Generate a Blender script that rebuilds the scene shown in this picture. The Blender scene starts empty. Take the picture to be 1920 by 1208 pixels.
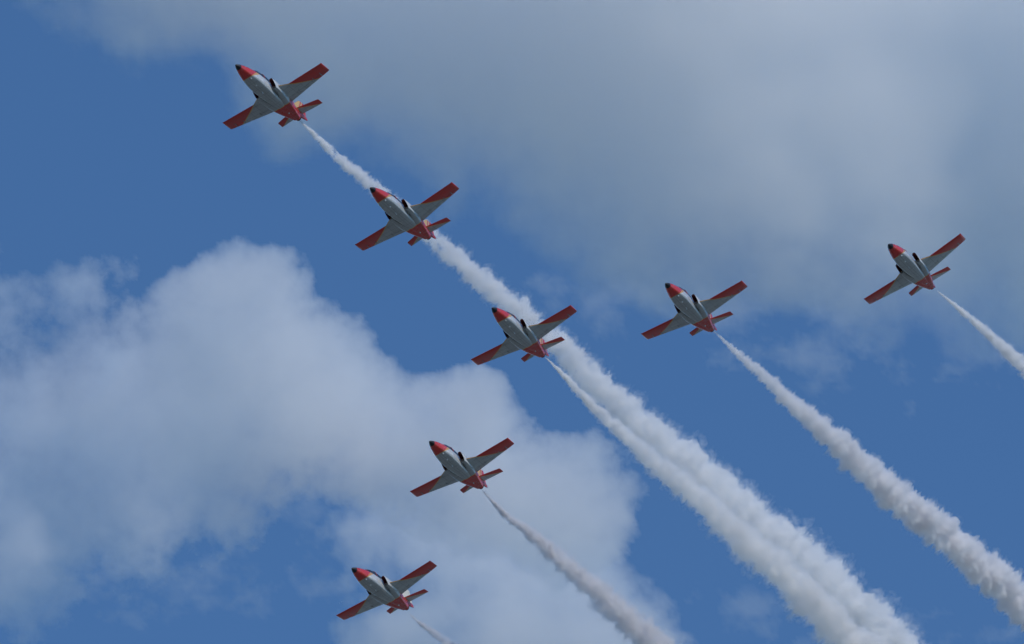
import bpy, math
import numpy as np
from mathutils import Vector, Matrix

S = bpy.context.scene
COL = S.collection
R_ = math.radians

# ------------------------------------------------------------------ camera, sky, sun, exposure
PW, PH = 1920.0, 1208.0              # the photograph's own pixels, used below to read off directions
ELEV = R_(35.0)                      # the camera looks up at the formation
FPX = 19305.0                        # focal length in those pixels
CAM = np.array([0.0, 0.0, 1.7])
AX = np.array([1.0, 0.0, 0.0])                                   # camera right
AY = np.array([0.0, -math.sin(ELEV), math.cos(ELEV)])            # camera up
AZ = np.array([0.0, -math.cos(ELEV), -math.sin(ELEV)])           # towards the camera

cam = bpy.data.cameras.new("camera")
cam.sensor_width = 36.0
cam.lens = 36.0 * FPX / PW
cam.clip_start, cam.clip_end = 1.0, 200000.0
cam_o = bpy.data.objects.new("camera", cam)
COL.objects.link(cam_o)
cam_o.matrix_world = Matrix(((AX[0], AY[0], AZ[0], CAM[0]), (AX[1], AY[1], AZ[1], CAM[1]),
                             (AX[2], AY[2], AZ[2], CAM[2]), (0, 0, 0, 1)))
S.camera = cam_o

SUN = Vector((0.60, -0.54, 0.66)).normalized()
sun_el = math.asin(SUN.z)
sun_az = math.atan2(SUN.x, SUN.y)

w = bpy.data.worlds.new("World")
S.world = w
w.use_nodes = True
wn = w.node_tree
sky = wn.nodes.new("ShaderNodeTexSky")
sky.sky_type = "NISHITA"
sky.sun_disc = False
sky.sun_elevation = sun_el
sky.sun_rotation = sun_az
sky.altitude = 0.0
sky.air_density = 1.0
sky.dust_density = 0.0
sky.ozone_density = 10.0
bg = wn.nodes["Background"]
bg.inputs[1].default_value = 0.131
tint = wn.nodes.new("ShaderNodeMix")          # the photograph's cool, slightly cyan white balance
tint.data_type = "RGBA"
tint.blend_type = "MULTIPLY"
tint.inputs[0].default_value = 1.0
tint.inputs[7].default_value = (0.94, 1.03, 1.0, 1.0)
wn.links.new(sky.outputs[0], tint.inputs[6])
wn.links.new(tint.outputs[2], bg.inputs[0])

sl = bpy.data.lights.new("sun", "SUN")
sl.energy = 2.0
sl.angle = R_(0.5)
sl.color = (1.0, 0.92, 0.82)
so = bpy.data.objects.new("sun", sl)
COL.objects.link(so)
so.rotation_euler = SUN.to_track_quat("Z", "Y").to_euler()
so.location = SUN * 3000

S.view_settings.view_transform = "Standard"
S.view_settings.look = "None"
S.view_settings.gamma = 1.0
S.view_settings.use_curve_mapping = False
S.view_settings.exposure = 0.0
S.render.engine = "CYCLES"
cy = S.cycles
cy.use_denoising = True
cy.max_bounces = 24
cy.volume_bounces = 20
cy.diffuse_bounces = 4
cy.transparent_max_bounces = 32
cy.use_adaptive_sampling = True
cy.adaptive_threshold = 0.02


# ------------------------------------------------------------------ helpers
def ray(px, py):
    """direction of a photograph pixel, scaled to unit depth along the view axis"""
    return AX * ((px - PW / 2) / FPX) + AY * (-(py - PH / 2) / FPX) - AZ


def world(px, py, depth):
    return CAM + np.multiply.outer(np.ones(1), ray(px, py))[0] * depth


def world_many(px, py, depth):
    px, py, depth = np.broadcast_arrays(px, py, depth)
    d = (AX[None] * ((px.ravel() - PW / 2) / FPX)[:, None]
         + AY[None] * (-(py.ravel() - PH / 2) / FPX)[:, None] - AZ[None])
    return CAM[None] + d * depth.ravel()[:, None]


_rs = np.random.RandomState(7)
_PERM = np.tile(_rs.permutation(256), 2)
_GR = _rs.normal(size=(256, 3))
_GR /= np.linalg.norm(_GR, axis=1)[:, None]
_PT = _rs.rand(256, 3)


def _h(i, j, k):
    return _PERM[(_PERM[(_PERM[i & 255] + j) & 255] + k) & 255]


def perlin(p):
    p = np.asarray(p, float)
    i = np.floor(p).astype(int)
    f = p - i
    u = f * f * f * (f * (f * 6 - 15) + 10)
    out = 0.0
    for a in (0, 1):
        for b in (0, 1):
            for c in (0, 1):
                g = _GR[_h(i[:, 0] + a, i[:, 1] + b, i[:, 2] + c)]
                d = f - np.array([a, b, c])
                wgt = (u[:, 0] if a else 1 - u[:, 0]) * (u[:, 1] if b else 1 - u[:, 1]) * (u[:, 2] if c else 1 - u[:, 2])
                out = out + wgt * (g * d).sum(1)
    return out


def fbm(p, octv=5, gain=0.5, lac=2.03):
    a, s, t = 1.0, np.zeros(len(p)), 0.0
    q = np.array(p, float)
    for _ in range(octv):
        s += a * perlin(q)
        a *= gain
        q = q * lac + 17.3
    return s


def worley(p):
    """distance to the nearest scattered point"""
    p = np.asarray(p, float)
    i = np.floor(p).astype(int)
    best = np.full(len(p), 9.0)
    for a in (-1, 0, 1):
        for b in (-1, 0, 1):
            for c in (-1, 0, 1):
                q = i + np.array([a, b, c])
                pt = q + _PT[_h(q[:, 0], q[:, 1], q[:, 2])]
                best = np.minimum(best, ((pt - p) ** 2).sum(1))
    return np.sqrt(best)


def sstep(a, b, x):
    t = np.clip((x - a) / (b - a), 0, 1)
    return t * t * (3 - 2 * t)


def np_mesh(name, verts, quads, mat, smooth=True):
    me = bpy.data.meshes.new(name)
    verts = np.asarray(verts, np.float32)
    quads = np.asarray(quads, np.int32)
    me.vertices.add(len(verts))
    me.vertices.foreach_set("co", verts.ravel())
    me.loops.add(quads.size)
    me.loops.foreach_set("vertex_index", quads.ravel())
    me.polygons.add(len(quads))
    me.polygons.foreach_set("loop_start", np.arange(0, quads.size, 4, dtype=np.int32))
    me.update(calc_edges=True)
    me.validate()
    if smooth:
        me.polygons.foreach_set("use_smooth", np.ones(len(me.polygons), bool))
    me.materials.append(mat)
    return me


def link(name, me, parent=None):
    o = bpy.data.objects.new(name, me)
    COL.objects.link(o)
    if parent is not None:
        o.parent = parent
    return o


def tag(o, label=None, cat=None, group=None, kind=None):
    if label:
        o["label"] = label
    if cat:
        o["category"] = cat
    if group:
        o["group"] = group
    if kind:
        o["kind"] = kind
    return o


class MB:
    """collects lofted rings, caps and tubes; build() links them as one mesh object"""

    def __init__(self):
        self.v, self.f = [], []

    def loft(self, rings, closed=True, cap0=True, cap1=True):
        n = len(rings[0])
        b = len(self.v)
        for r in rings:
            self.v += [tuple(map(float, p)) for p in r]
        m = n if closed else n - 1
        for k in range(len(rings) - 1):
            for i in range(m):
                j = (i + 1) % n
                self.f.append((b + k * n + i, b + k * n + j, b + (k + 1) * n + j, b + (k + 1) * n + i))
        if cap0:
            self.f.append(tuple(b + i for i in range(n))[::-1])
        if cap1:
            e = b + (len(rings) - 1) * n
            self.f.append(tuple(e + i for i in range(n)))
        return self

    def tube(self, pts, r, n=8):
        rings = []
        for i, p in enumerate(pts):
            a = Vector(pts[max(i - 1, 0)])
            c = Vector(pts[min(i + 1, len(pts) - 1)])
            t = (c - a).normalized()
            x = t.orthogonal().normalized()
            if abs(t.z) < 0.95:
                x = t.cross(Vector((0, 0, 1))).normalized()
            y = t.cross(x)
            rr = r[i] if isinstance(r, (list, tuple)) else r
            rings.append([Vector(p) + rr * (math.cos(k / n * 2 * math.pi) * x + math.sin(k / n * 2 * math.pi) * y) for k in range(n)])
        return self.loft(rings)

    def mesh(self, name, mat, smooth=True, angle=35):
        me = bpy.data.meshes.new(name)
        me.from_pydata(self.v, [], self.f)
        import bmesh
        bm = bmesh.new()
        bm.from_mesh(me)
        bmesh.ops.remove_doubles(bm, verts=bm.verts, dist=1e-4)
        bmesh.ops.recalc_face_normals(bm, faces=bm.faces)
        for f in bm.faces:
            f.smooth = smooth
        for e in bm.edges:
            if len(e.link_faces) == 2 and e.calc_face_angle(0) > R_(angle):
                e.smooth = False
        bm.to_mesh(me)
        bm.free()
        me.materials.append(mat)
        return me

    def build(self, name, mat, parent=None, smooth=True, angle=35):
        return link(name, self.mesh(name, mat, smooth, angle), parent)


def new_mat(name):
    m = bpy.data.materials.new(name)
    m.use_nodes = True
    return m, m.node_tree, m.node_tree.nodes["Principled BSDF"]


class NB:
    """small node-graph helper"""

    def __init__(self, nt):
        self.nt = nt

    def math(self, op, a, b=None, c=None, clamp=False):
        n = self.nt.nodes.new("ShaderNodeMath")
        n.operation = op
        n.use_clamp = clamp
        for k, x in enumerate((a, b, c)):
            if x is None:
                continue
            if isinstance(x, (int, float)):
                n.inputs[k].default_value = x
            else:
                self.nt.links.new(x, n.inputs[k])
        return n.outputs[0]

    def xyz(self):
        t = self.nt.nodes.new("ShaderNodeTexCoord")
        s = self.nt.nodes.new("ShaderNodeSeparateXYZ")
        self.nt.links.new(t.outputs["Object"], s.inputs[0])
        return s.outputs, t.outputs["Object"]

    def edge(self, d, width=0.012):
        """0..1 ramp where d crosses zero"""
        return self.math("ADD", self.math("DIVIDE", d, width), 0.5, clamp=True)

    def mix(self, fac, a, b):
        n = self.nt.nodes.new("ShaderNodeMix")
        n.data_type = "RGBA"
        for k, x in ((0, fac), (6, a), (7, b)):
            if isinstance(x, (int, float)):
                n.inputs[k].default_value = x
            elif isinstance(x, tuple):
                n.inputs[k].default_value = (*x, 1)
            else:
                self.nt.links.new(x, n.inputs[k])
        return n.outputs[2]

    def noise(self, vec, scale, detail=4, rough=0.55):
        n = self.nt.nodes.new("ShaderNodeTexNoise")
        n.inputs["Scale"].default_value = scale
        n.inputs["Detail"].default_value = detail
        n.inputs["Roughness"].default_value = rough
        self.nt.links.new(vec, n.inputs["Vector"])
        return n.outputs["Fac"]


# ------------------------------------------------------------------ ground (below the frame: it lights the bellies)
gm, gnt, gb = new_mat("airfield_ground")
g = NB(gnt)
_, gv = g.xyz()
gc = g.mix(g.noise(gv, 0.02, 6), (0.11, 0.13, 0.12), (0.22, 0.22, 0.20))
gnt.links.new(gc, gb.inputs["Base Color"])
gb.inputs["Roughness"].default_value = 0.95
N = 96
gvs = [(0, 0, 0)] + [(60000 * math.cos(i / N * 2 * math.pi), 60000 * math.sin(i / N * 2 * math.pi), 0) for i in range(N)]
gme = bpy.data.meshes.new("ground")
gme.from_pydata(gvs, [], [(0, i + 1, (i + 1) % N + 1) for i in range(N)])
gme.materials.append(gm)
tag(link("ground", gme), kind="structure")

# ------------------------------------------------------------------ aircraft paint
RED = (0.66, 0.027, 0.017)
YEL = (0.74, 0.38, 0.09)
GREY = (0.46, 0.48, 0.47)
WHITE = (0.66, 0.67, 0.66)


def paint_finish(nt, bsdf, nb, col, vec, rough=0.32):
    n = nb.noise(vec, 1.6, 6, 0.6)
    dirt = nb.math("MULTIPLY", nb.math("SUBTRACT", n, 0.42, clamp=True), 0.9)
    c2 = nb.mix(dirt, col, (0.12, 0.12, 0.11))
    nt.links.new(c2, bsdf.inputs["Base Color"])
    nt.links.new(nb.math("ADD", nb.math("MULTIPLY", n, 0.2), rough - 0.1), bsdf.inputs["Roughness"])
    bsdf.inputs["Coat Weight"].default_value = 0.6
    bsdf.inputs["Coat Roughness"].default_value = 0.06


def panel_lines(nb, x, y, col, sx, sy, wd=0.018, amount=0.42):
    """dark seams between the skin panels"""
    def seam(c, step, off):
        t = nb.math("ABSOLUTE", nb.math("SUBTRACT", nb.math("FRACT", nb.math("ADD", nb.math("DIVIDE", c, step), off)), 0.5))
        return nb.math("LESS_THAN", t, wd / step)
    s = nb.math("MAXIMUM", seam(x, sx, 0.13), seam(y, sy, 0.37))
    return nb.mix(nb.math("MULTIPLY", s, amount), col, (0.05, 0.05, 0.05))


def wing_paint(name, p0, p1, stripe, seam):
    """red outboard of the line p0 -> p1 (in x, |y|), a thin yellow stripe, grey inboard"""
    m, nt, b = new_mat(name)
    nb = NB(nt)
    xyz, vec = nb.xyz()
    x, y = xyz[0], nb.math("ABSOLUTE", xyz[1])
    dx, dy = p1[0] - p0[0], p1[1] - p0[1]
    L = math.hypot(dx, dy)
    nx, ny = -dy / L, dx / L
    if nx * (p0[0]) + ny * (p0[1] + 5) < nx * p0[0] + ny * p0[1]:
        nx, ny = -nx, -ny
    d = nb.math("ADD", nb.math("ADD", nb.math("MULTIPLY", x, nx), nb.math("MULTIPLY", y, ny)), -(nx * p0[0] + ny * p0[1]))
    base = panel_lines(nb, x, y, GREY, seam[0], seam[1])
    c = nb.mix(nb.edge(nb.math("ADD", d, stripe)), base, YEL)
    c = nb.mix(nb.edge(d), c, RED)
    paint_finish(nt, b, nb, c, vec)
    return m


M_WING = wing_paint("wing_paint", (-5.80, 1.99), (-7.62, 4.33), 0.085, (0.62, 0.85))
M_TAIL = wing_paint("tail_paint", (-10.2, 0.42), (-11.33, 2.05), 0.07, (0.5, 0.6))

# fuselage: grey belly, white sides, red nose and red tail with yellow edges
M_FUS, nt, b = new_mat("fuselage_paint")
nb = NB(nt)
xyz, vec = nb.xyz()
x, y, z = xyz[0], xyz[1], xyz[2]
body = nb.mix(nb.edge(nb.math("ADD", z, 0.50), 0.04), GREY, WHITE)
body = panel_lines(nb, x, nb.math("ABSOLUTE", y), body, 0.97, 0.9)
zz = nb.math("MAXIMUM", nb.math("ADD", z, 0.62), 0.0)
dn = nb.math("ADD", nb.math("ADD", x, 1.66), nb.math("MULTIPLY", zz, 1.15))      # > 0: red nose
c = nb.mix(nb.edge(nb.math("ADD", dn, nb.math("ADD", nb.math("MULTIPLY", zz, 0.55), 0.06))), body, YEL)
c = nb.mix(nb.edge(dn), c, RED)
dt = nb.math("ADD", nb.math("MULTIPLY", nb.math("ADD", x, 7.30), -1.0), nb.math("MULTIPLY", zz, -0.35))  # > 0: red tail
c = nb.mix(nb.edge(nb.math("ADD", dt, 0.08)), c, YEL)
c = nb.mix(nb.edge(dt), c, RED)
# the spine above the red tail is cream yellow
ds = nb.math("MULTIPLY", nb.edge(nb.math("SUBTRACT", z, 0.52), 0.03), nb.edge(nb.math("ADD", nb.math("MULTIPLY", x, -1.0), -7.6)))
c = nb.mix(ds, c, (0.80, 0.50, 0.13))
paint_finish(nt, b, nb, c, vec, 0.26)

# fin: cream yellow with a red rudder and a red diagonal
M_FIN, nt, b = new_mat("fin_paint")
nb = NB(nt)
xyz, vec = nb.xyz()
x, z = xyz[0], xyz[2]
d1 = nb.math("ADD", nb.math("ADD", x, 11.05), nb.math("MULTIPLY", nb.math("SUBTRACT", z, 1.0), 0.72))
c = nb.mix(nb.edge(nb.math("MULTIPLY", d1, -1.0)), (0.80, 0.47, 0.11), RED)
c = nb.mix(nb.edge(nb.math("SUBTRACT", 0.10, nb.math("ABSOLUTE", nb.math("SUBTRACT", d1, 0.28)))), c, (0.62, 0.10, 0.02))
paint_finish(nt, b, nb, c, vec, 0.26)


def plain(name, col, rough, metal=0.0, noise=0.25):
    m, nt, b = new_mat(name)
    nb = NB(nt)
    _, vec = nb.xyz()
    c = nb.mix(nb.math("MULTIPLY", nb.noise(vec, 5.0), noise), col, tuple(k * 0.5 for k in col))
    nt.links.new(c, b.inputs["Base Color"])
    b.inputs["Roughness"].default_value = rough
    b.inputs["Metallic"].default_value = metal
    return m


M_RADOME = plain("radome_black", (0.008, 0.009, 0.012), 0.35)
M_DUCT = plain("duct_maroon", (0.17, 0.03, 0.03), 0.6)
M_DARK = plain("dark_metal", (0.05, 0.048, 0.045), 0.45, 0.7)
M_GLASS = plain("canopy_glass", (0.02, 0.03, 0.035), 0.06)
M_FRAME = plain("canopy_frame_red", (0.40, 0.02, 0.016), 0.35)
M_LAMP = plain("lamp_glass", (0.85, 0.86, 0.84), 0.15)
M_PALE = plain("pale_fin", (0.72, 0.70, 0.60), 0.35)
M_AIRBRAKE = plain("airbrake_grey", GREY, 0.4)
M_RUD = plain("rudder_red", RED, 0.30)
M_GREY = plain("fairing_grey", (0.30, 0.31, 0.31), 0.4)
M_WHITE = plain("intake_white", WHITE, 0.28)


# ------------------------------------------------------------------ one jet trainer (nose at the origin, x forward, y to port, z up)
def sup(w, z0, z1, n, x, k=44, yc=0.0):
    """superellipse section at station x"""
    zc, h = (z0 + z1) / 2, (z1 - z0) / 2
    pts = []
    for i in range(k):
        t = (i + 0.5) / k * 2 * math.pi
        cs, sn = math.cos(t), math.sin(t)
        e = n if sn < 0 else 2.2
        pts.append((x, yc + w * math.copysign(abs(cs) ** (2 / e), cs), zc + h * math.copysign(abs(sn) ** (2 / e), sn)))
    return pts


def interp(tab, x):
    xs = [r[0] for r in tab]
    return [float(np.interp(-x, [-a for a in xs], [r[k] for r in tab])) for k in range(1, len(tab[0]))]


FUS = [  # x, half width, bottom, top, exponent of the lower half
    (0.0, 0.012, -0.012, 0.012, 2.0), (-0.06, 0.075, -0.075, 0.07, 2.0), (-0.2, 0.15, -0.15, 0.135, 2.05), (-0.5, 0.275, -0.27, 0.235, 2.2),
    (-1.0, 0.425, -0.435, 0.36, 2.5), (-1.6, 0.545, -0.575, 0.47, 3.2), (-2.2, 0.625, -0.68, 0.56, 4.4),
    (-3.0, 0.68, -0.78, 0.66, 5.6), (-4.0, 0.66, -0.84, 0.76, 7.0), (-5.0, 0.60, -0.87, 0.84, 7.5),
    (-6.0, 0.54, -0.86, 0.90, 6.0), (-7.0, 0.56, -0.85, 0.90, 3.4), (-7.6, 0.58, -0.83, 0.88, 2.9),
    (-8.3, 0.57, -0.79, 0.86, 2.6), (-9.1, 0.47, -0.75, 0.84, 2.4), (-9.7, 0.37, -0.715, 0.80, 2.2), (-10.05, 0.31, -0.69, 0.10, 2.0)]

STAT = [0, -.03, -.06, -.12, -.2, -.35, -.5, -.75, -1, -1.3, -1.6, -1.9, -2.2, -2.6, -3, -3.5, -4, -4.5, -5, -5.5, -6, -6.5, -7, -7.3, -7.6, -8, -8.3, -8.7, -9.1, -9.4, -9.7]


def airfoil(c0, c1, t, n=9):
    """closed outline between chord fractions c0 and c1: (fraction, height) upper then lower"""
    def yt(c):
        return 5 * t * (0.2969 * math.sqrt(max(c, 0)) - 0.126 * c - 0.3516 * c * c + 0.2843 * c ** 3 - 0.1036 * c ** 4) + 0.002
    cs = [c0 + (c1 - c0) * (1 - math.cos(math.pi * i / n)) / 2 for i in range(n + 1)]
    return [(c, yt(c)) for c in cs[::-1]] + [(c, -yt(c) * 0.8) for c in cs[1 if c0 == 0 else 0:]]


def wing_surface(stations, side, c0=0.0, c1=None, vertical=False):
    """loft of airfoil sections; stations = (span, LE x, TE x, height, thickness, chord end)"""
    rings = []
    for (s, le, te, h, t, ce) in stations:
        e = c1 if c1 is not None else ce
        ring = []
        for (cf, hh) in airfoil(c0, e, t):
            xx = le + (te - le) * cf
            off = hh * abs(te - le)
            ring.append((xx, off, s) if vertical else (xx, side * s, h + off))
        rings.append(ring)
    return rings


def lerp_station(st, s):
    for a, b2 in zip(st[:-1], st[1:]):
        if a[0] <= s <= b2[0]:
            k = (s - a[0]) / (b2[0] - a[0])
            return tuple(u + (v - u) * k for u, v in zip(a, b2))
    return st[-1]


WZ = lambda y: -0.22 + (y - 1.0) * 0.079
W_ST = [(0.45, -4.75, -8.08, WZ(0.6), 0.13), (1.0, -5.10, -7.98, WZ(1.0), 0.13), (1.87, -5.77, -7.85, WZ(1.87), 0.13),
        (5.12, -5.97, -7.43, WZ(5.12), 0.125), (5.22, -5.98, -7.42, WZ(5.22) + 0.02, 0.115), (5.30, -6.01, -7.41, WZ(5.3) + 0.05, 0.085)]
T_ST = [(0.05, -9.98, -11.20, 0.60, 0.10), (0.4, -10.10, -11.23, 0.60, 0.10), (2.08, -10.58, -11.39, 0.63, 0.09),
        (2.14, -10.62, -11.39, 0.631, 0.07), (2.17, -10.70, -11.37, 0.632, 0.03)]
F_ST = [(0.55, -8.9, -11.95, 0, 0.09), (0.95, -9.7, -12.05, 0, 0.09), (2.25, -11.32, -12.40, 0, 0.09),
        (2.36, -11.50, -12.43, 0, 0.06), (2.40, -11.75, -12.42, 0, 0.03)]


def cut_stations(st, spans, ce):
    """main surface with its trailing part cut back over the spans given"""
    ys = sorted(set([a[0] for a in st] + [q for sp in spans for q in sp]))
    out = []
    for y_ in ys:
        base = lerp_station(st, y_)
        inside = [sp for sp in spans if sp[0] <= y_ <= sp[1]]
        if not inside:
            out.append(base + (1.0,))
        elif any(abs(y_ - sp[0]) < 1e-6 for sp in inside):
            out.append(base + (1.0,))
            out.append(base + (ce,))
        elif any(abs(y_ - sp[1]) < 1e-6 for sp in inside):
            out.append(base + (ce,))
            out.append(base + (1.0,))
        else:
            out.append(base + (ce,))
    return out


def piece(st, s0, s1, n=3):
    return [lerp_station(st, s0 + (s1 - s0) * i / n) + (1.0,) for i in range(n + 1)]


def ring_tab(y_in, y_out, z0, z1, x, rake, side, k=36, n=3.4):
    yc, w_ = (y_in + y_out) / 2, (y_out - y_in) / 2
    zc, h = (z0 + z1) / 2, (z1 - z0) / 2
    out = []
    for i in range(k):
        t = i / k * 2 * math.pi
        cs, sn = math.cos(t), math.sin(t)
        zz_ = zc + h * math.copysign(abs(sn) ** (2 / n), sn)
        out.append((x + rake * (zz_ - zc) / h, side * (yc + w_ * math.copysign(abs(cs) ** (2 / n), cs)), zz_))
    return out


def make_jet():
    root = bpy.data.objects.new("jet_aircraft", None)
    COL.objects.link(root)
    root.empty_display_size = 2.0
    # nose cone and fuselage
    split = -0.52
    m = MB()
    m.loft([sup(*interp(FUS, x_)[:4], x_) for x_ in STAT if x_ > split] + [sup(*interp(FUS, split)[:4], split)], cap1=True)
    m.build("nose_cone", M_RADOME, root)
    m = MB()
    rings = [sup(*interp(FUS, x_)[:4], x_) for x_ in [split - 0.003] + [q for q in STAT if q < split]]
    # the belly closes round the jet pipe while the boom above carries on to the tail
    rings.append(sup(0.315, -0.70, 0.02, 2.1, -10.08))
    m.loft(rings)
    boom = [(-7.6, 0.42, 0.20, 0.82), (-9.0, 0.33, 0.08, 0.83), (-10.0, 0.25, 0.02, 0.82), (-10.9, 0.19, 0.10, 0.78), (-11.6, 0.13, 0.20, 0.70), (-11.95, 0.08, 0.27, 0.60), (-12.08, 0.03, 0.33, 0.50)]
    m.loft([sup(bw, b0, b1, 2.2, bx, 20) for bx, bw, b0, b1 in boom])
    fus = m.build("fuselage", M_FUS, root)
    # jet pipe
    m = MB()
    def circ(x_, r, zc=-0.37):
        return [(x_, r * math.cos(i / 24 * 2 * math.pi), zc + r * math.sin(i / 24 * 2 * math.pi)) for i in range(24)]
    m.loft([circ(-9.8, 0.27), circ(-10.30, 0.27), circ(-10.30, 0.245), circ(-9.6, 0.22)])
    m.build("exhaust_nozzle", M_DARK, root)
    # canopy over the two seats
    CAN = [(-2.35, 0.05, 0.50), (-2.8, 0.38, 0.88), (-3.3, 0.47, 1.14), (-4.0, 0.50, 1.27), (-4.8, 0.50, 1.32), (-5.5, 0.47, 1.26), (-6.2, 0.38, 1.08), (-6.8, 0.12, 0.88)]
    m = MB()
    rr = []
    for cx, cw, ct in CAN:
        b0 = interp(FUS, cx)[2] - 0.22
        rr.append([(cx, cw * math.cos(t), b0 + (ct - b0) * math.sin(t) ** 0.8 if t not in (0,) else b0) for t in [max(0.0, min(math.pi, i / 14 * math.pi)) if i < 14 else math.pi - 1e-9 for i in range(15)]])
    m.loft(rr, closed=True)
    can = m.build("canopy", M_GLASS, root)
    for cx in (-2.82, -4.3, -6.15):
        m = MB()
        cw, ct = [float(np.interp(-cx, [-a[0] for a in CAN], [a[k] for a in CAN])) for k in (1, 2)]
        b0 = interp(FUS, cx)[2] - 0.22
        m.tube([(cx, (cw + 0.01) * math.cos(i / 12 * math.pi), b0 + (ct + 0.012 - b0) * max(0, math.sin(i / 12 * math.pi)) ** 0.8) for i in range(13)], 0.035, 6)
        m.build("canopy_frame", M_FRAME, can)
    # engine intakes on both flanks, mouths raked and open
    for s in (1, -1):
        m = MB()
        lip = [ring_tab(0.725, 1.095, -0.52, 0.37, -4.68, 0.19, s), ring_tab(0.715, 1.11, -0.535, 0.385, -4.74, 0.185, s)]
        tab = [(-5.2, 0.69, 1.125, -0.56, 0.40, 0.10), (-5.8, 0.58, 1.115, -0.64, 0.43, 0.04), (-6.2, 0.40, 1.09, -0.71, 0.44, 0.02), (-6.7, 0.30, 1.03, -0.78, 0.44, 0), (-7.3, 0.20, 0.94, -0.815, 0.42, 0),
               (-7.9, 0.12, 0.84, -0.80, 0.38, 0), (-8.6, 0.05, 0.69, -0.765, 0.30, 0), (-9.3, 0.0, 0.50, -0.725, 0.18, 0), (-9.95, 0.0, 0.325, -0.68, 0.0, 0)]
        m.loft(lip + [ring_tab(a, b_, c_, d_, x_, rk, s) for x_, a, b_, c_, d_, rk in tab], cap0=False)
        nac = m.build("engine_intake", M_FUS, root)
        m = MB()
        m.loft([ring_tab(0.725, 1.095, -0.52, 0.37, -4.679, 0.19, s), ring_tab(0.74, 1.075, -0.50, 0.35, -4.80, 0.18, s),
                ring_tab(0.72, 1.0, -0.42, 0.28, -5.6, 0.05, s), ring_tab(0.62, 0.86, -0.36, 0.22, -6.2, 0, s)], cap0=False)
        m.build("intake_duct", M_DUCT, nac)
    # wings with flap and aileron
    for s in (1, -1):
        spans = [(1.22, 3.18), (3.24, 5.06)]
        m = MB()
        m.loft(wing_surface(cut_stations(W_ST, spans, 0.765), s))
        wg = m.build("wing", M_WING, root)
        for (a, b_), nm in zip(spans, ("flap", "aileron")):
            m = MB()
            m.loft(wing_surface(piece(W_ST, a + 0.015, b_ - 0.015), s, c0=0.785, c1=1.0))
            m.build(nm, M_WING, wg)
        for hy in (2.1, 3.75, 4.55):
            m = MB()
            st = lerp_station(W_ST, hy)
            xh = st[1] + (st[2] - st[1]) * 0.76
            m.tube([(xh + 0.30, s * hy, st[3] - 0.07), (xh + 0.15, s * hy, st[3] - 0.12), (xh - 0.12, s * hy, st[3] - 0.10), (xh - 0.30, s * hy, st[3] - 0.035)], [0.012, 0.032, 0.032, 0.012], 8)
            m.build("hinge_fairing", M_GREY, wg)
        # tailplane with elevator
        m = MB()
        m.loft(wing_surface(cut_stations(T_ST, [(0.5, 2.06)], 0.66), s))
        tp = m.build("tailplane", M_TAIL, root)
        m = MB()
        m.loft(wing_surface(piece(T_ST, 0.512, 2.048), s, c0=0.685, c1=1.0))
        m.build("elevator", M_TAIL, tp)
    # fin with rudder
    m = MB()
    m.loft(wing_surface(cut_stations(F_ST, [(0.80, 2.20)], 0.70), 1, vertical=True))
    fin = m.build("tail_fin", M_FIN, root)
    m = MB()
    m.loft(wing_surface(piece(F_ST, 0.812, 2.188), 1, c0=0.72, c1=1.0, vertical=True))
    m.build("rudder", M_RUD, fin)
    # belly lamps and blade aerial
    for (lx, ly, lr) in ((-1.95, 0.24, 0.075), (-2.95, 0.10, 0.075), (-8.5, 0.0, 0.06)):
        zb = interp(FUS, lx)[1] + 0.01
        m = MB()
        m.loft([[(lx + rr_ * 1.5 * math.cos(i / 14 * 2 * math.pi), ly + rr_ * math.sin(i / 14 * 2 * math.pi), zb - hh_) for i in range(14)]
                for rr_, hh_ in ((lr, -0.03), (lr, 0.02), (lr * 0.8, 0.05), (lr * 0.35, 0.065))])
        m.build("belly_lamp", M_LAMP, root)
    m = MB()
    m.loft([[(-3.9, 0.012, -0.80), (-4.15, 0.012, -0.80), (-4.15, -0.012, -0.80), (-3.9, -0.012, -0.80)],
            [(-4.02, 0.006, -1.02), (-4.16, 0.006, -1.02), (-4.16, -0.006, -1.02), (-4.02, -0.006, -1.02)]])
    m.build("aerial", M_WHITE, root)
    return root


def copy_tree(o, parent=None):
    c_ = o.copy()
    COL.objects.link(c_)
    c_.parent = parent
    for ch in list(o.children):
        copy_tree(ch, c_)
    return c_


# nose position in the photograph, pixels per metre there, forward and port axes (right, up, towards camera)
JETS = [
    (441.5, 121.6, 21.45, ((-0.513, 0.413, 0.752), (0.823, 0.487, 0.293)),
     "red and white jet at the top left, leading, highest of the seven"),
    (694.0, 352.1, 21.13, ((-0.487, 0.392, 0.781), (0.816, 0.522, 0.247)),
     "red and white jet just below and right of the leading one, crossing its smoke"),
    (922.5, 577.3, 20.76, ((-0.436, 0.389, 0.811), (0.854, 0.464, 0.236)),
     "red and white jet in the middle of the picture, before the broad white smoke"),
    (1247.7, 531.6, 20.66, ((-0.412, 0.379, 0.829), (0.862, 0.457, 0.220)),
     "red and white jet right of centre drawing a single lumpy smoke trail over blue sky"),
    (1665.7, 458.4, 20.87, ((-0.397, 0.342, 0.852), (0.816, 0.556, 0.158)),
     "red and white jet farthest right, under the edge of the grey cloud bank"),
    (805.1, 827.6, 20.49, ((-0.447, 0.387, 0.806), (0.849, 0.468, 0.246)),
     "red and white jet against the pale cloud below centre, second from the bottom"),
    (659.6, 1065.6, 20.21, ((-0.477, 0.349, 0.807), (0.828, 0.486, 0.279)),
     "red and white jet lowest of the seven, with a short faint smoke trail"),
]
proto = make_jet()
tail_depth = []
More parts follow.
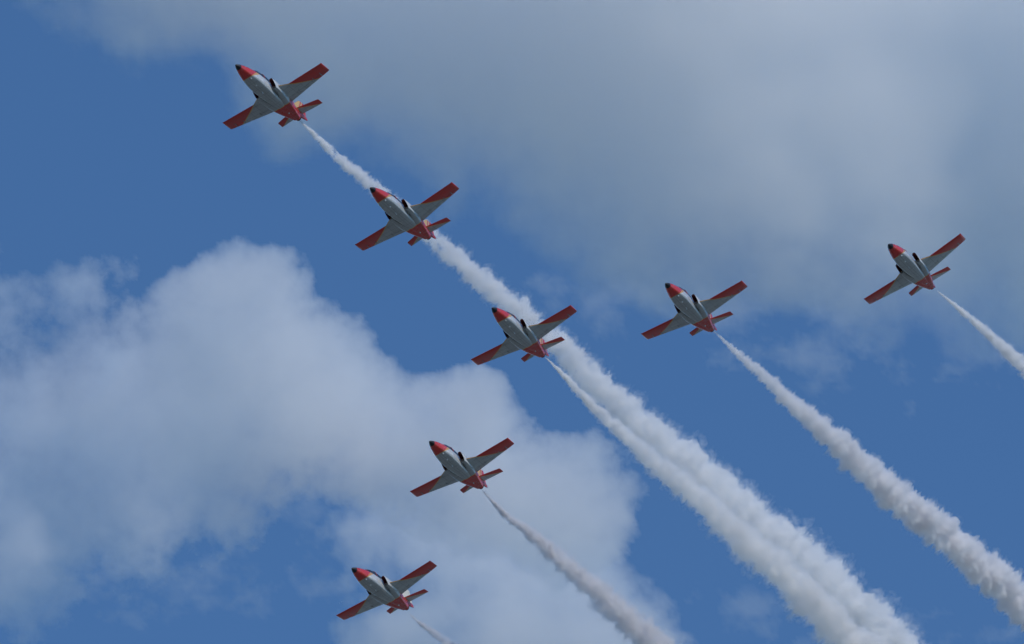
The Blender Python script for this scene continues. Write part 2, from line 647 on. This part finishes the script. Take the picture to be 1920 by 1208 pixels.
for i, (px, py, sc, (f, p), label) in enumerate(JETS):
    jet = proto if i == 0 else copy_tree(proto)
    depth = FPX / sc
    f = np.array(f) / np.linalg.norm(f)
    p = np.array(p) - np.dot(p, f) * f
    p /= np.linalg.norm(p)
    u = np.cross(f, p)
    ax = [AX * q[0] + AY * q[1] + AZ * q[2] for q in (f, p, u)]
    o = world(px, py, depth)
    jet.matrix_world = Matrix([[ax[0][k], ax[1][k], ax[2][k], o[k]] for k in range(3)] + [[0, 0, 0, 1]])
    tag(jet, label, "jet aircraft", "aerobatic jets flying in formation")
    tail_depth.append((depth + 10.3 * f[2], f[2] / math.hypot(f[0], f[1])))


# the lowest jet shows its belly airbrake ajar and an unpainted pale fin
low = [o for o in COL.objects if o.get("label") == JETS[6][4]][0]
m = MB()
m.loft([[(-4.45, yy, zz_) for yy, zz_ in ((0.44, -0.885), (-0.44, -0.885), (-0.44, -0.865), (0.44, -0.865))],
        [(-5.22, yy, zz_) for yy, zz_ in ((0.42, -1.02), (-0.42, -1.02), (-0.42, -0.995), (0.42, -0.995))]])
tag(m.build("airbrake", M_AIRBRAKE, low), "airbrake panel hanging ajar under the belly")
for ch in low.children:
    if ch.name.startswith("tail_fin"):
        ch.data = ch.data.copy()
        ch.data.materials[0] = M_PALE
        tag(ch, "pale cream fin")
        for c2_ in ch.children:
            c2_.data = c2_.data.copy()
            c2_.data.materials[0] = M_PALE


# ------------------------------------------------------------------ smoke trails: billowing tubes filled with white smoke
def smoke_mat(name, dens, aniso=0.2, col=(0.97, 0.97, 0.97), curl=0.0, cut=0.40, soot=None):
    m = bpy.data.materials.new(name)
    m.use_nodes = True
    nt = m.node_tree
    nt.nodes.clear()
    out = nt.nodes.new("ShaderNodeOutputMaterial")
    v = nt.nodes.new("ShaderNodeVolumeScatter")
    v.inputs["Color"].default_value = (*col, 1)
    v.inputs["Density"].default_value = dens
    v.inputs["Anisotropy"].default_value = aniso
    ab = nt.nodes.new("ShaderNodeVolumeAbsorption")
    ab.inputs["Color"].default_value = (*(soot or (1, 1, 1)), 1)
    ab.inputs["Density"].default_value = dens
    if soot:
        add = nt.nodes.new("ShaderNodeAddShader")
        nt.links.new(v.outputs[0], add.inputs[0])
        nt.links.new(ab.outputs[0], add.inputs[1])
        nt.links.new(add.outputs[0], out.inputs["Volume"])
    else:
        nt.links.new(v.outputs[0], out.inputs["Volume"])
    if curl:
        nb = NB(nt)
        _, vec = nb.xyz()
        n = nb.noise(vec, curl, 5, 0.62)
        ln = nt.nodes.new("ShaderNodeVectorMath")
        ln.operation = "LENGTH"
        nt.links.new(vec, ln.inputs[0])
        fresh = nb.math("ADD", 1.0, nb.math("MULTIPLY", 7.0, nb.math("EXPONENT", nb.math("MULTIPLY", ln.outputs["Value"], -0.14))))
        d = nb.math("MULTIPLY", nb.math("MULTIPLY", nb.math("SUBTRACT", n, cut, clamp=True), 6.5 * dens), fresh)
        nt.links.new(d, v.inputs["Density"])
        nt.links.new(d, ab.inputs["Density"])
        m.cycles.volume_step_rate = 0.05
    else:
        m.cycles.homogeneous_volume = True
    return m


def smooth_path(pts, n):
    pts = np.array(pts, float)
    d = np.r_[0, np.cumsum(np.hypot(*np.diff(pts[:, :2], axis=0).T))]
    t = np.linspace(0, d[-1], n)
    out = np.stack([np.interp(t, d, pts[:, k]) for k in range(3)], 1)
    k = max(3, n // 40) | 1
    ker = np.hanning(k + 2)[1:-1]
    ker /= ker.sum()
    for c_ in range(3):
        e = np.r_[2 * out[0, c_] - out[1:k // 2 + 1, c_][::-1], out[:, c_], 2 * out[-1, c_] - out[-k // 2:-1, c_][::-1]]
        out[:, c_] = np.convolve(e, ker, "valid")[:n]
    return t, out


def smoke_tube(t, path, depth, seed, scale, amp, freq, fine, wob):
    """closed billowing tube round a path; returns vertices and quads"""
    n = len(t)
    c3 = world_many(path[:, 0], path[:, 1], depth)
    rad = np.maximum(path[:, 2] * np.interp(path[:, 2], [3, 10], [1.0, 0.80]), 0.7) * depth / FPX
    tan = np.gradient(c3, axis=0)
    tan /= np.linalg.norm(tan, axis=1)[:, None]
    up = np.array([0, 0, 1.0])
    e1 = np.cross(tan, up)
    e1 /= np.linalg.norm(e1, axis=1)[:, None]
    e2 = np.cross(tan, e1)
    seg = np.r_[0, np.linalg.norm(np.diff(c3, axis=0), axis=1)]
    sp = np.cumsum(seg / np.maximum(rad, 0.25))            # length counted in local radii
    K = 112
    th = np.arange(K) / K * 2 * math.pi
    SP, TH = np.meshgrid(sp, th, indexing="ij")
    q = np.stack([SP.ravel(), np.cos(TH).ravel(), np.sin(TH).ravel()], 1) + seed * 13.7
    # slow meander of the centre line, growing with the plume
    wv = np.stack([sp * 0.35 + seed, np.full(n, 3.1), np.full(n, seed * 1.0)], 1)
    w1, w2 = perlin(wv), perlin(wv + 41.7)
    c3 = c3 + (e1 * w1[:, None] + e2 * w2[:, None]) * (rad * wob)[:, None]
    # puffs lean back along the trail the farther they stand out; their size drifts along it
    warp = np.stack([fbm(q * 1.1 + 5, 4), fbm(q * 1.1 + 25, 4), fbm(q * 1.1 + 55, 4)], 1) * 0.55
    qq = (q + warp) * freq
    b1 = 1 - np.clip(worley(qq * 1.25), 0, 1) ** 2
    b2 = 1 - np.clip(worley(qq * 2.9 + 9), 0, 1) ** 2
    b3 = 1 - np.clip(worley(qq * 6.1 + 31), 0, 1) ** 2
    b4 = fbm(qq * 8.0 + 61, 4, 0.6)
    patch = np.clip(0.85 + 1.0 * fbm(q * 0.8 + 131, 2), 0.3, 1.6)         # some stretches fine and torn, some smooth
    lump = ((b1 - 0.62) * 1.15 + ((b2 - 0.65) * 1.0 + (b3 - 0.68) * 0.5) * fine * patch + b4 * 0.40 * fine * patch
            + fbm(q * 0.55 + 77, 2) * 0.55)
    r = rad[:, None] * scale * np.clip(0.90 + amp * lump.reshape(n, K), 0.2, 1.8)
    P = c3[:, None, :] + r[:, :, None] * (np.cos(TH)[:, :, None] * e1[:, None, :] + np.sin(TH)[:, :, None] * e2[:, None, :])
    V = P.reshape(-1, 3)
    i = np.arange(n - 1)[:, None] * K
    j = np.arange(K)[None]
    j2 = (j + 1) % K
    quads = np.stack([i + j, i + j2, i + K + j2, i + K + j], -1).reshape(-1, 4)
    # end caps: fans of quads to a centre point
    a, z_ = len(V), len(V) + 1
    V = np.r_[V, c3[:1], c3[-1:]]
    c0 = np.arange(0, K, 2)
    cap0 = np.stack([np.full(K // 2, a), (c0 + 2) % K, (c0 + 1) % K, c0], 1)
    e = (n - 1) * K
    cap1 = np.stack([np.full(K // 2, z_), e + c0, e + (c0 + 1) % K, e + (c0 + 2) % K], 1)
    return V, np.r_[quads, cap0, cap1]


def smoke_trail(jet_i, pts, dens, label, seed, amp=0.5, freq=1.0, fine=0.8, aniso=0.2, wob=0.3, soot=(0.991, 0.986, 0.979), curl=1.2, core=0.88, veil=0.28, spread=1.16, push=1.0):
    d0, rate = tail_depth[jet_i]
    sc = JETS[jet_i][2]
    L = sum(math.hypot(b_[0] - a[0], b_[1] - a[1]) for a, b_ in zip(pts[:-1], pts[1:]))
    t, path = smooth_path(pts, int(L * 0.9))
    depth = d0 + push * rate * t / sc
    base = None
    root = None
    for nm, scale, am, dn, cut in (("smoke_trail", spread, amp * 1.25, dens * veil, 0.47), ("dense_smoke", core, amp, dens, 0.38)):
        V, F = smoke_tube(t, path, depth, seed, scale, am, freq, fine if nm == "dense_smoke" else fine * 0.7, wob)
        if base is None:
            base = V[-2].copy()
        o = link(nm, np_mesh(nm, V - base, F, smoke_mat("white_smoke", dn, aniso, soot, curl if nm == "dense_smoke" else max(curl, 0.8) * 0.9, cut, soot)), root)
        if root is None:
            root = o
            o.location = base
    tag(root, label, "smoke trail", "white smoke trails behind the jets")


smoke_trail(0, [(560, 224, 1.2), (575, 239, 2.6), (590, 253, 5), (620, 283, 9), (655, 314, 12.5), (695, 345, 15), (755, 398, 17), (815, 449, 20), (852, 481, 23), (890, 514, 25),
                (965, 578, 28), (1050, 650, 30), (1088, 691, 32), (1137, 735, 34), (1185, 782, 38), (1237, 829, 42), (1291, 875, 45), (1391, 959, 47), (1491, 1045, 50), (1591, 1136, 52), (1681, 1222, 53), (1781, 1318, 55)],
            1.6, "long white smoke trail from the leading jet, widening to the lower right", 1, amp=0.80, fine=1.05, freq=0.85, push=1.35, soot=(0.993, 0.990, 0.986), veil=0.2)
smoke_trail(2, [(1022, 670, 1.0), (1030, 677, 1.5), (1041, 688, 3), (1063, 710, 6), (1098, 747, 10.5), (1135, 784, 14), (1180, 824, 18), (1222, 860, 23), (1304, 928, 30), (1405, 1020, 36), (1505, 1110, 40), (1605, 1202, 43), (1695, 1286, 45)],
            1.6, "white smoke trail from the middle jet, merging along the lower side of the broadest trail", 2, amp=0.75, fine=1.0, freq=0.85)
smoke_trail(3, [(1338, 621, 1.0), (1356, 637, 2.5), (1372, 652, 4.5), (1422, 697, 11), (1497, 767, 17.5), (1542, 806, 21), (1605, 864, 26), (1640, 895, 29), (1720, 962, 31), (1790, 1021, 31.5), (1858, 1077, 32), (1925, 1140, 33), (2010, 1225, 36)],
            2.6, "lumpy white smoke trail of knotted puffs running alone to the right edge", 3, amp=1.1, fine=1.1, curl=0.0, freq=0.75, soot=(0.976, 0.968, 0.967), core=0.92, veil=0.15, spread=1.08)
smoke_trail(4, [(1757, 545, .8), (1776, 561, 2.5), (1790, 572, 4.5), (1818, 597, 8.5), (1856, 628, 12.5), (1892, 661, 16.5), (1920, 689, 20), (1960, 730, 23), (2010, 785, 27)],
            1.8, "short white smoke trail leaving the frame at the right edge", 4, amp=0.5)
smoke_trail(5, [(904, 919, 1.1), (922, 939, 3), (944, 961, 6), (998, 1003, 13), (1032, 1034, 18), (1067, 1065, 21), (1110, 1101, 25.5), (1160, 1146, 29), (1200, 1182, 31), (1240, 1220, 34), (1310, 1290, 38)],
            2.0, "greyish smoke trail drifting across the pale cloud to the bottom edge", 5, amp=0.85, fine=1.2, freq=0.85, soot=(0.935, 0.924, 0.93))
smoke_trail(6, [(765, 1149, .8), (784, 1166, 2.5), (802, 1179, 6), (824, 1194, 9), (840, 1207, 11.5), (880, 1246, 18), (950, 1310, 26)],
            1.2, "shortest, faint smoke trail behind the lowest jet at the bottom edge", 6, amp=0.8, fine=1.1, freq=0.85, soot=(0.935, 0.924, 0.93))


# ------------------------------------------------------------------ clouds: solid banks of droplets, kilometres away
def cloud(name, label, field, dist, thick, dens, step, box, seed, aniso=0.3, billow=0.65, roll=0.45, lean=None, col=(0.968, 0.956, 0.905)):
    """closed billowing body; field(u, v) gives its local thickness 0..1 over the part of sky it covers"""
    us = np.arange(box[0], box[2] + step, step, dtype=float)
    vs = np.arange(box[1], box[3] + step, step, dtype=float)
    U, Vv = np.meshgrid(us, vs, indexing="xy")
    T = np.clip(field(U.ravel(), Vv.ravel(), seed), 0, None).reshape(U.shape)
    T[0, :] = T[-1, :] = 0
    T[:, 0] = T[:, -1] = 0
    m_per_px = dist / FPX
    q = np.stack([U.ravel() / 160, Vv.ravel() / 160, np.full(U.size, seed * 3.3)], 1)
    # the middle surface leans and rolls so that the bank has depth of its own
    mid = (fbm(q * roll + 3, 4) * 1.0).reshape(U.shape) * thick * billow
    if lean is not None:
        mid = mid + lean(U, Vv)                  # slope added to make one side sunnier or shadier, in metres of depth
    th = T * thick
    zf = dist + mid * np.minimum(1, T * 2) - th * 0.55
    zb = dist + mid * np.minimum(1, T * 2) + th * 0.45
    on = T > 0
    front = world_many(U, Vv, zf)
    back = world_many(U, Vv, zb)
    ny, nx = U.shape
    idx = np.arange(U.size).reshape(U.shape)
    bidx = np.where(on, idx + U.size, idx)
    cell = on[:-1, :-1] | on[1:, :-1] | on[:-1, 1:] | on[1:, 1:]
    def qd(ii, flip):
        a, b_, c_, d_ = ii[:-1, :-1][cell], ii[:-1, 1:][cell], ii[1:, 1:][cell], ii[1:, :-1][cell]
        return np.stack([a, d_, c_, b_] if not flip else [a, b_, c_, d_], 1)
    quads = np.r_[qd(idx, False), qd(bidx, True)]
    V = np.r_[front, back]
    used = np.unique(quads)
    re = np.zeros(len(V), int)
    re[used] = np.arange(len(used))
    V, quads = V[used], re[quads]
    base = V.mean(0)
    o = link(name, np_mesh(name, V - base, quads, smoke_mat("cloud_droplets", dens, aniso, col)))
    o.location = base
    tag(o, label, "cloud")
    return o


def blobs(u, v, lst):
    """soft union of elliptical lobes: 1 at a centre, 0 on its rim, negative outside"""
    acc = np.zeros_like(u)
    for (cx, cy, rx, ry, amp) in lst:
        r2 = ((u - cx) / rx) ** 2 + ((v - cy) / ry) ** 2
        acc += np.exp(6.0 * amp * (1 - np.sqrt(r2)))
    return np.log(acc + 1e-9) / 6.0


def cumulus_field(u, v, seed):
    q = np.stack([u / 120, v / 120, np.full(len(u), seed * 1.7)], 1)
    wu, wv = fbm(q + 9, 4) * 30, fbm(q + 29, 4) * 30
    u2, v2 = u + wu, v + wv
    F = blobs(u2, v2, [(455, 540, 120, 100, 1), (440, 650, 180, 150, 1), (548, 670, 88, 100, 1), (640, 712, 74, 72, .9), (600, 760, 180, 140, 1), (880, 790, 105, 105, 1), (780, 850, 180, 130, 1),
                       (350, 800, 280, 220, 1), (120, 790, 230, 150, .85), (40, 1000, 170, 210, .8), (130, 548, 75, 26, .14), (20, 590, 70, 60, .14), (220, 930, 180, 130, .7),
                       (1050, 960, 165, 145, 1), (900, 920, 160, 120, .8)])
    bil = (1 - np.clip(worley(q * 1.9 + 3), 0, 1) ** 2 - 0.65) * 0.12 + (1 - np.clip(worley(q * 4.2 + 13), 0, 1) ** 2 - 0.65) * 0.05
    F = F + bil + fbm(q * 1.1 + 7, 7, 0.6) * 0.24
    T = np.clip(F, 0, None)
    T = T ** 1.22 / (T ** 1.22 + 0.38) * 1.4
    T *= 0.58 + 0.42 * sstep(40, 420, u + (v - 600) * -0.25)      # thins out to the left and below
    return T * (0.85 + 0.35 * fbm(q * 0.6 + 50, 4))


def low_field(u, v, seed):
    q = np.stack([u / 120, v / 120, np.full(len(u), seed * 1.7)], 1)
    u2, v2 = u + fbm(q + 9, 4) * 30, v + fbm(q + 29, 4) * 30
    F = blobs(u2, v2, [(1010, 1190, 260, 130, 1), (760, 1190, 150, 80, .7), (1060, 1090, 140, 90, .9), (670, 1000, 110, 50, .2), (850, 1010, 150, 70, .5), (1180, 1230, 120, 120, .8), (900, 1060, 130, 80, .6)])
    F = F + fbm(q * 1.1 + 7, 7, 0.55) * 0.30
    T = np.clip(F, 0, None) ** 1.3
    return T / (T + 0.4) * 1.3


def bank_field(u, v, seed):
    q = np.stack([u / 220, v / 220, np.full(len(u), seed * 1.7)], 1)
    u2, v2 = u + fbm(q + 9, 4) * 70, v + fbm(q + 29, 4) * 70
    # lower edge of the overcast from upper left to the right side
    edge = np.interp(u2, [-400, 0, 200, 450, 620, 720, 900, 1050, 1200, 1400, 1550, 1700, 2000, 2400], [-150, -50, 70, 220, 320, 330, 420, 530, 620, 590, 590, 620, 680, 720])
    F = (edge - v2) / 460.0
    F = F + fbm(q * 1.0 + 7, 6, 0.5) * 0.30
    T = np.clip(F + 0.06, 0, None)
    return T ** 1.5 / (T ** 1.5 + 0.5) * 1.4 * (0.9 + 0.3 * fbm(q * 0.5 + 70, 3))


def wisp_field(u, v, seed):
    q = np.stack([u / 120, v / 90, np.full(len(u), seed * 1.7)], 1)
    F = blobs(u, v, [(1540, 660, 190, 90, .7), (1330, 590, 170, 60, .6), (1120, 560, 110, 70, .6), (1730, 690, 140, 60, .5)])
    F = F * 0.55 + fbm(q * 1.3 + 7, 6, 0.6) * 0.5 - 0.12
    return np.clip(F, 0, None)


def wisp2_field(u, v, seed):
    q = np.stack([u / 120, v / 90, np.full(len(u), seed * 1.7)], 1)
    F = blobs(u, v, [(1400, 1150, 170, 90, .7), (1560, 1200, 150, 60, .6), (1800, 1190, 180, 50, .6), (620, 950, 120, 70, .7), (330, 1090, 260, 90, .75), (560, 1100, 160, 80, .6)])
    F = F * 0.55 + fbm(q * 1.3 + 7, 6, 0.6) * 0.5 - 0.14
    return np.clip(F, 0, None)


cloud("cloud", "big pale cumulus cloud with a rounded top filling the lower left", cumulus_field, 3600.0, 85.0, 0.037, 4, (-260, 380, 1320, 1420), 2, lean=lambda u, v: 130.0 * (1 - sstep(-150, 520, u - 0.25 * (v - 700))))
cloud("cloud", "low bright cloud at the bottom edge below the last two jets", low_field, 3900.0, 70.0, 0.040, 6, (480, 900, 1420, 1480), 5)
cloud("cloud", "grey overcast cloud bank spreading over the top and upper right", bank_field, 5200.0, 190.0, 0.023, 8, (-500, -420, 2420, 900), 3, col=(0.99, 0.985, 0.955), billow=0.40, roll=0.16, lean=lambda u, v: 125.0 * sstep(1050, 2350, u - 0.5 * (v - 300)))
cloud("cloud", "thin veil of cloud wisps under the grey bank at the right", wisp_field, 4600.0, 60.0, 0.016, 7, (900, 440, 1980, 820), 8)
cloud("cloud", "faint torn cloud wisps in the blue near the bottom right", wisp2_field, 4300.0, 60.0, 0.014, 7, (20, 820, 2050, 1300), 11)
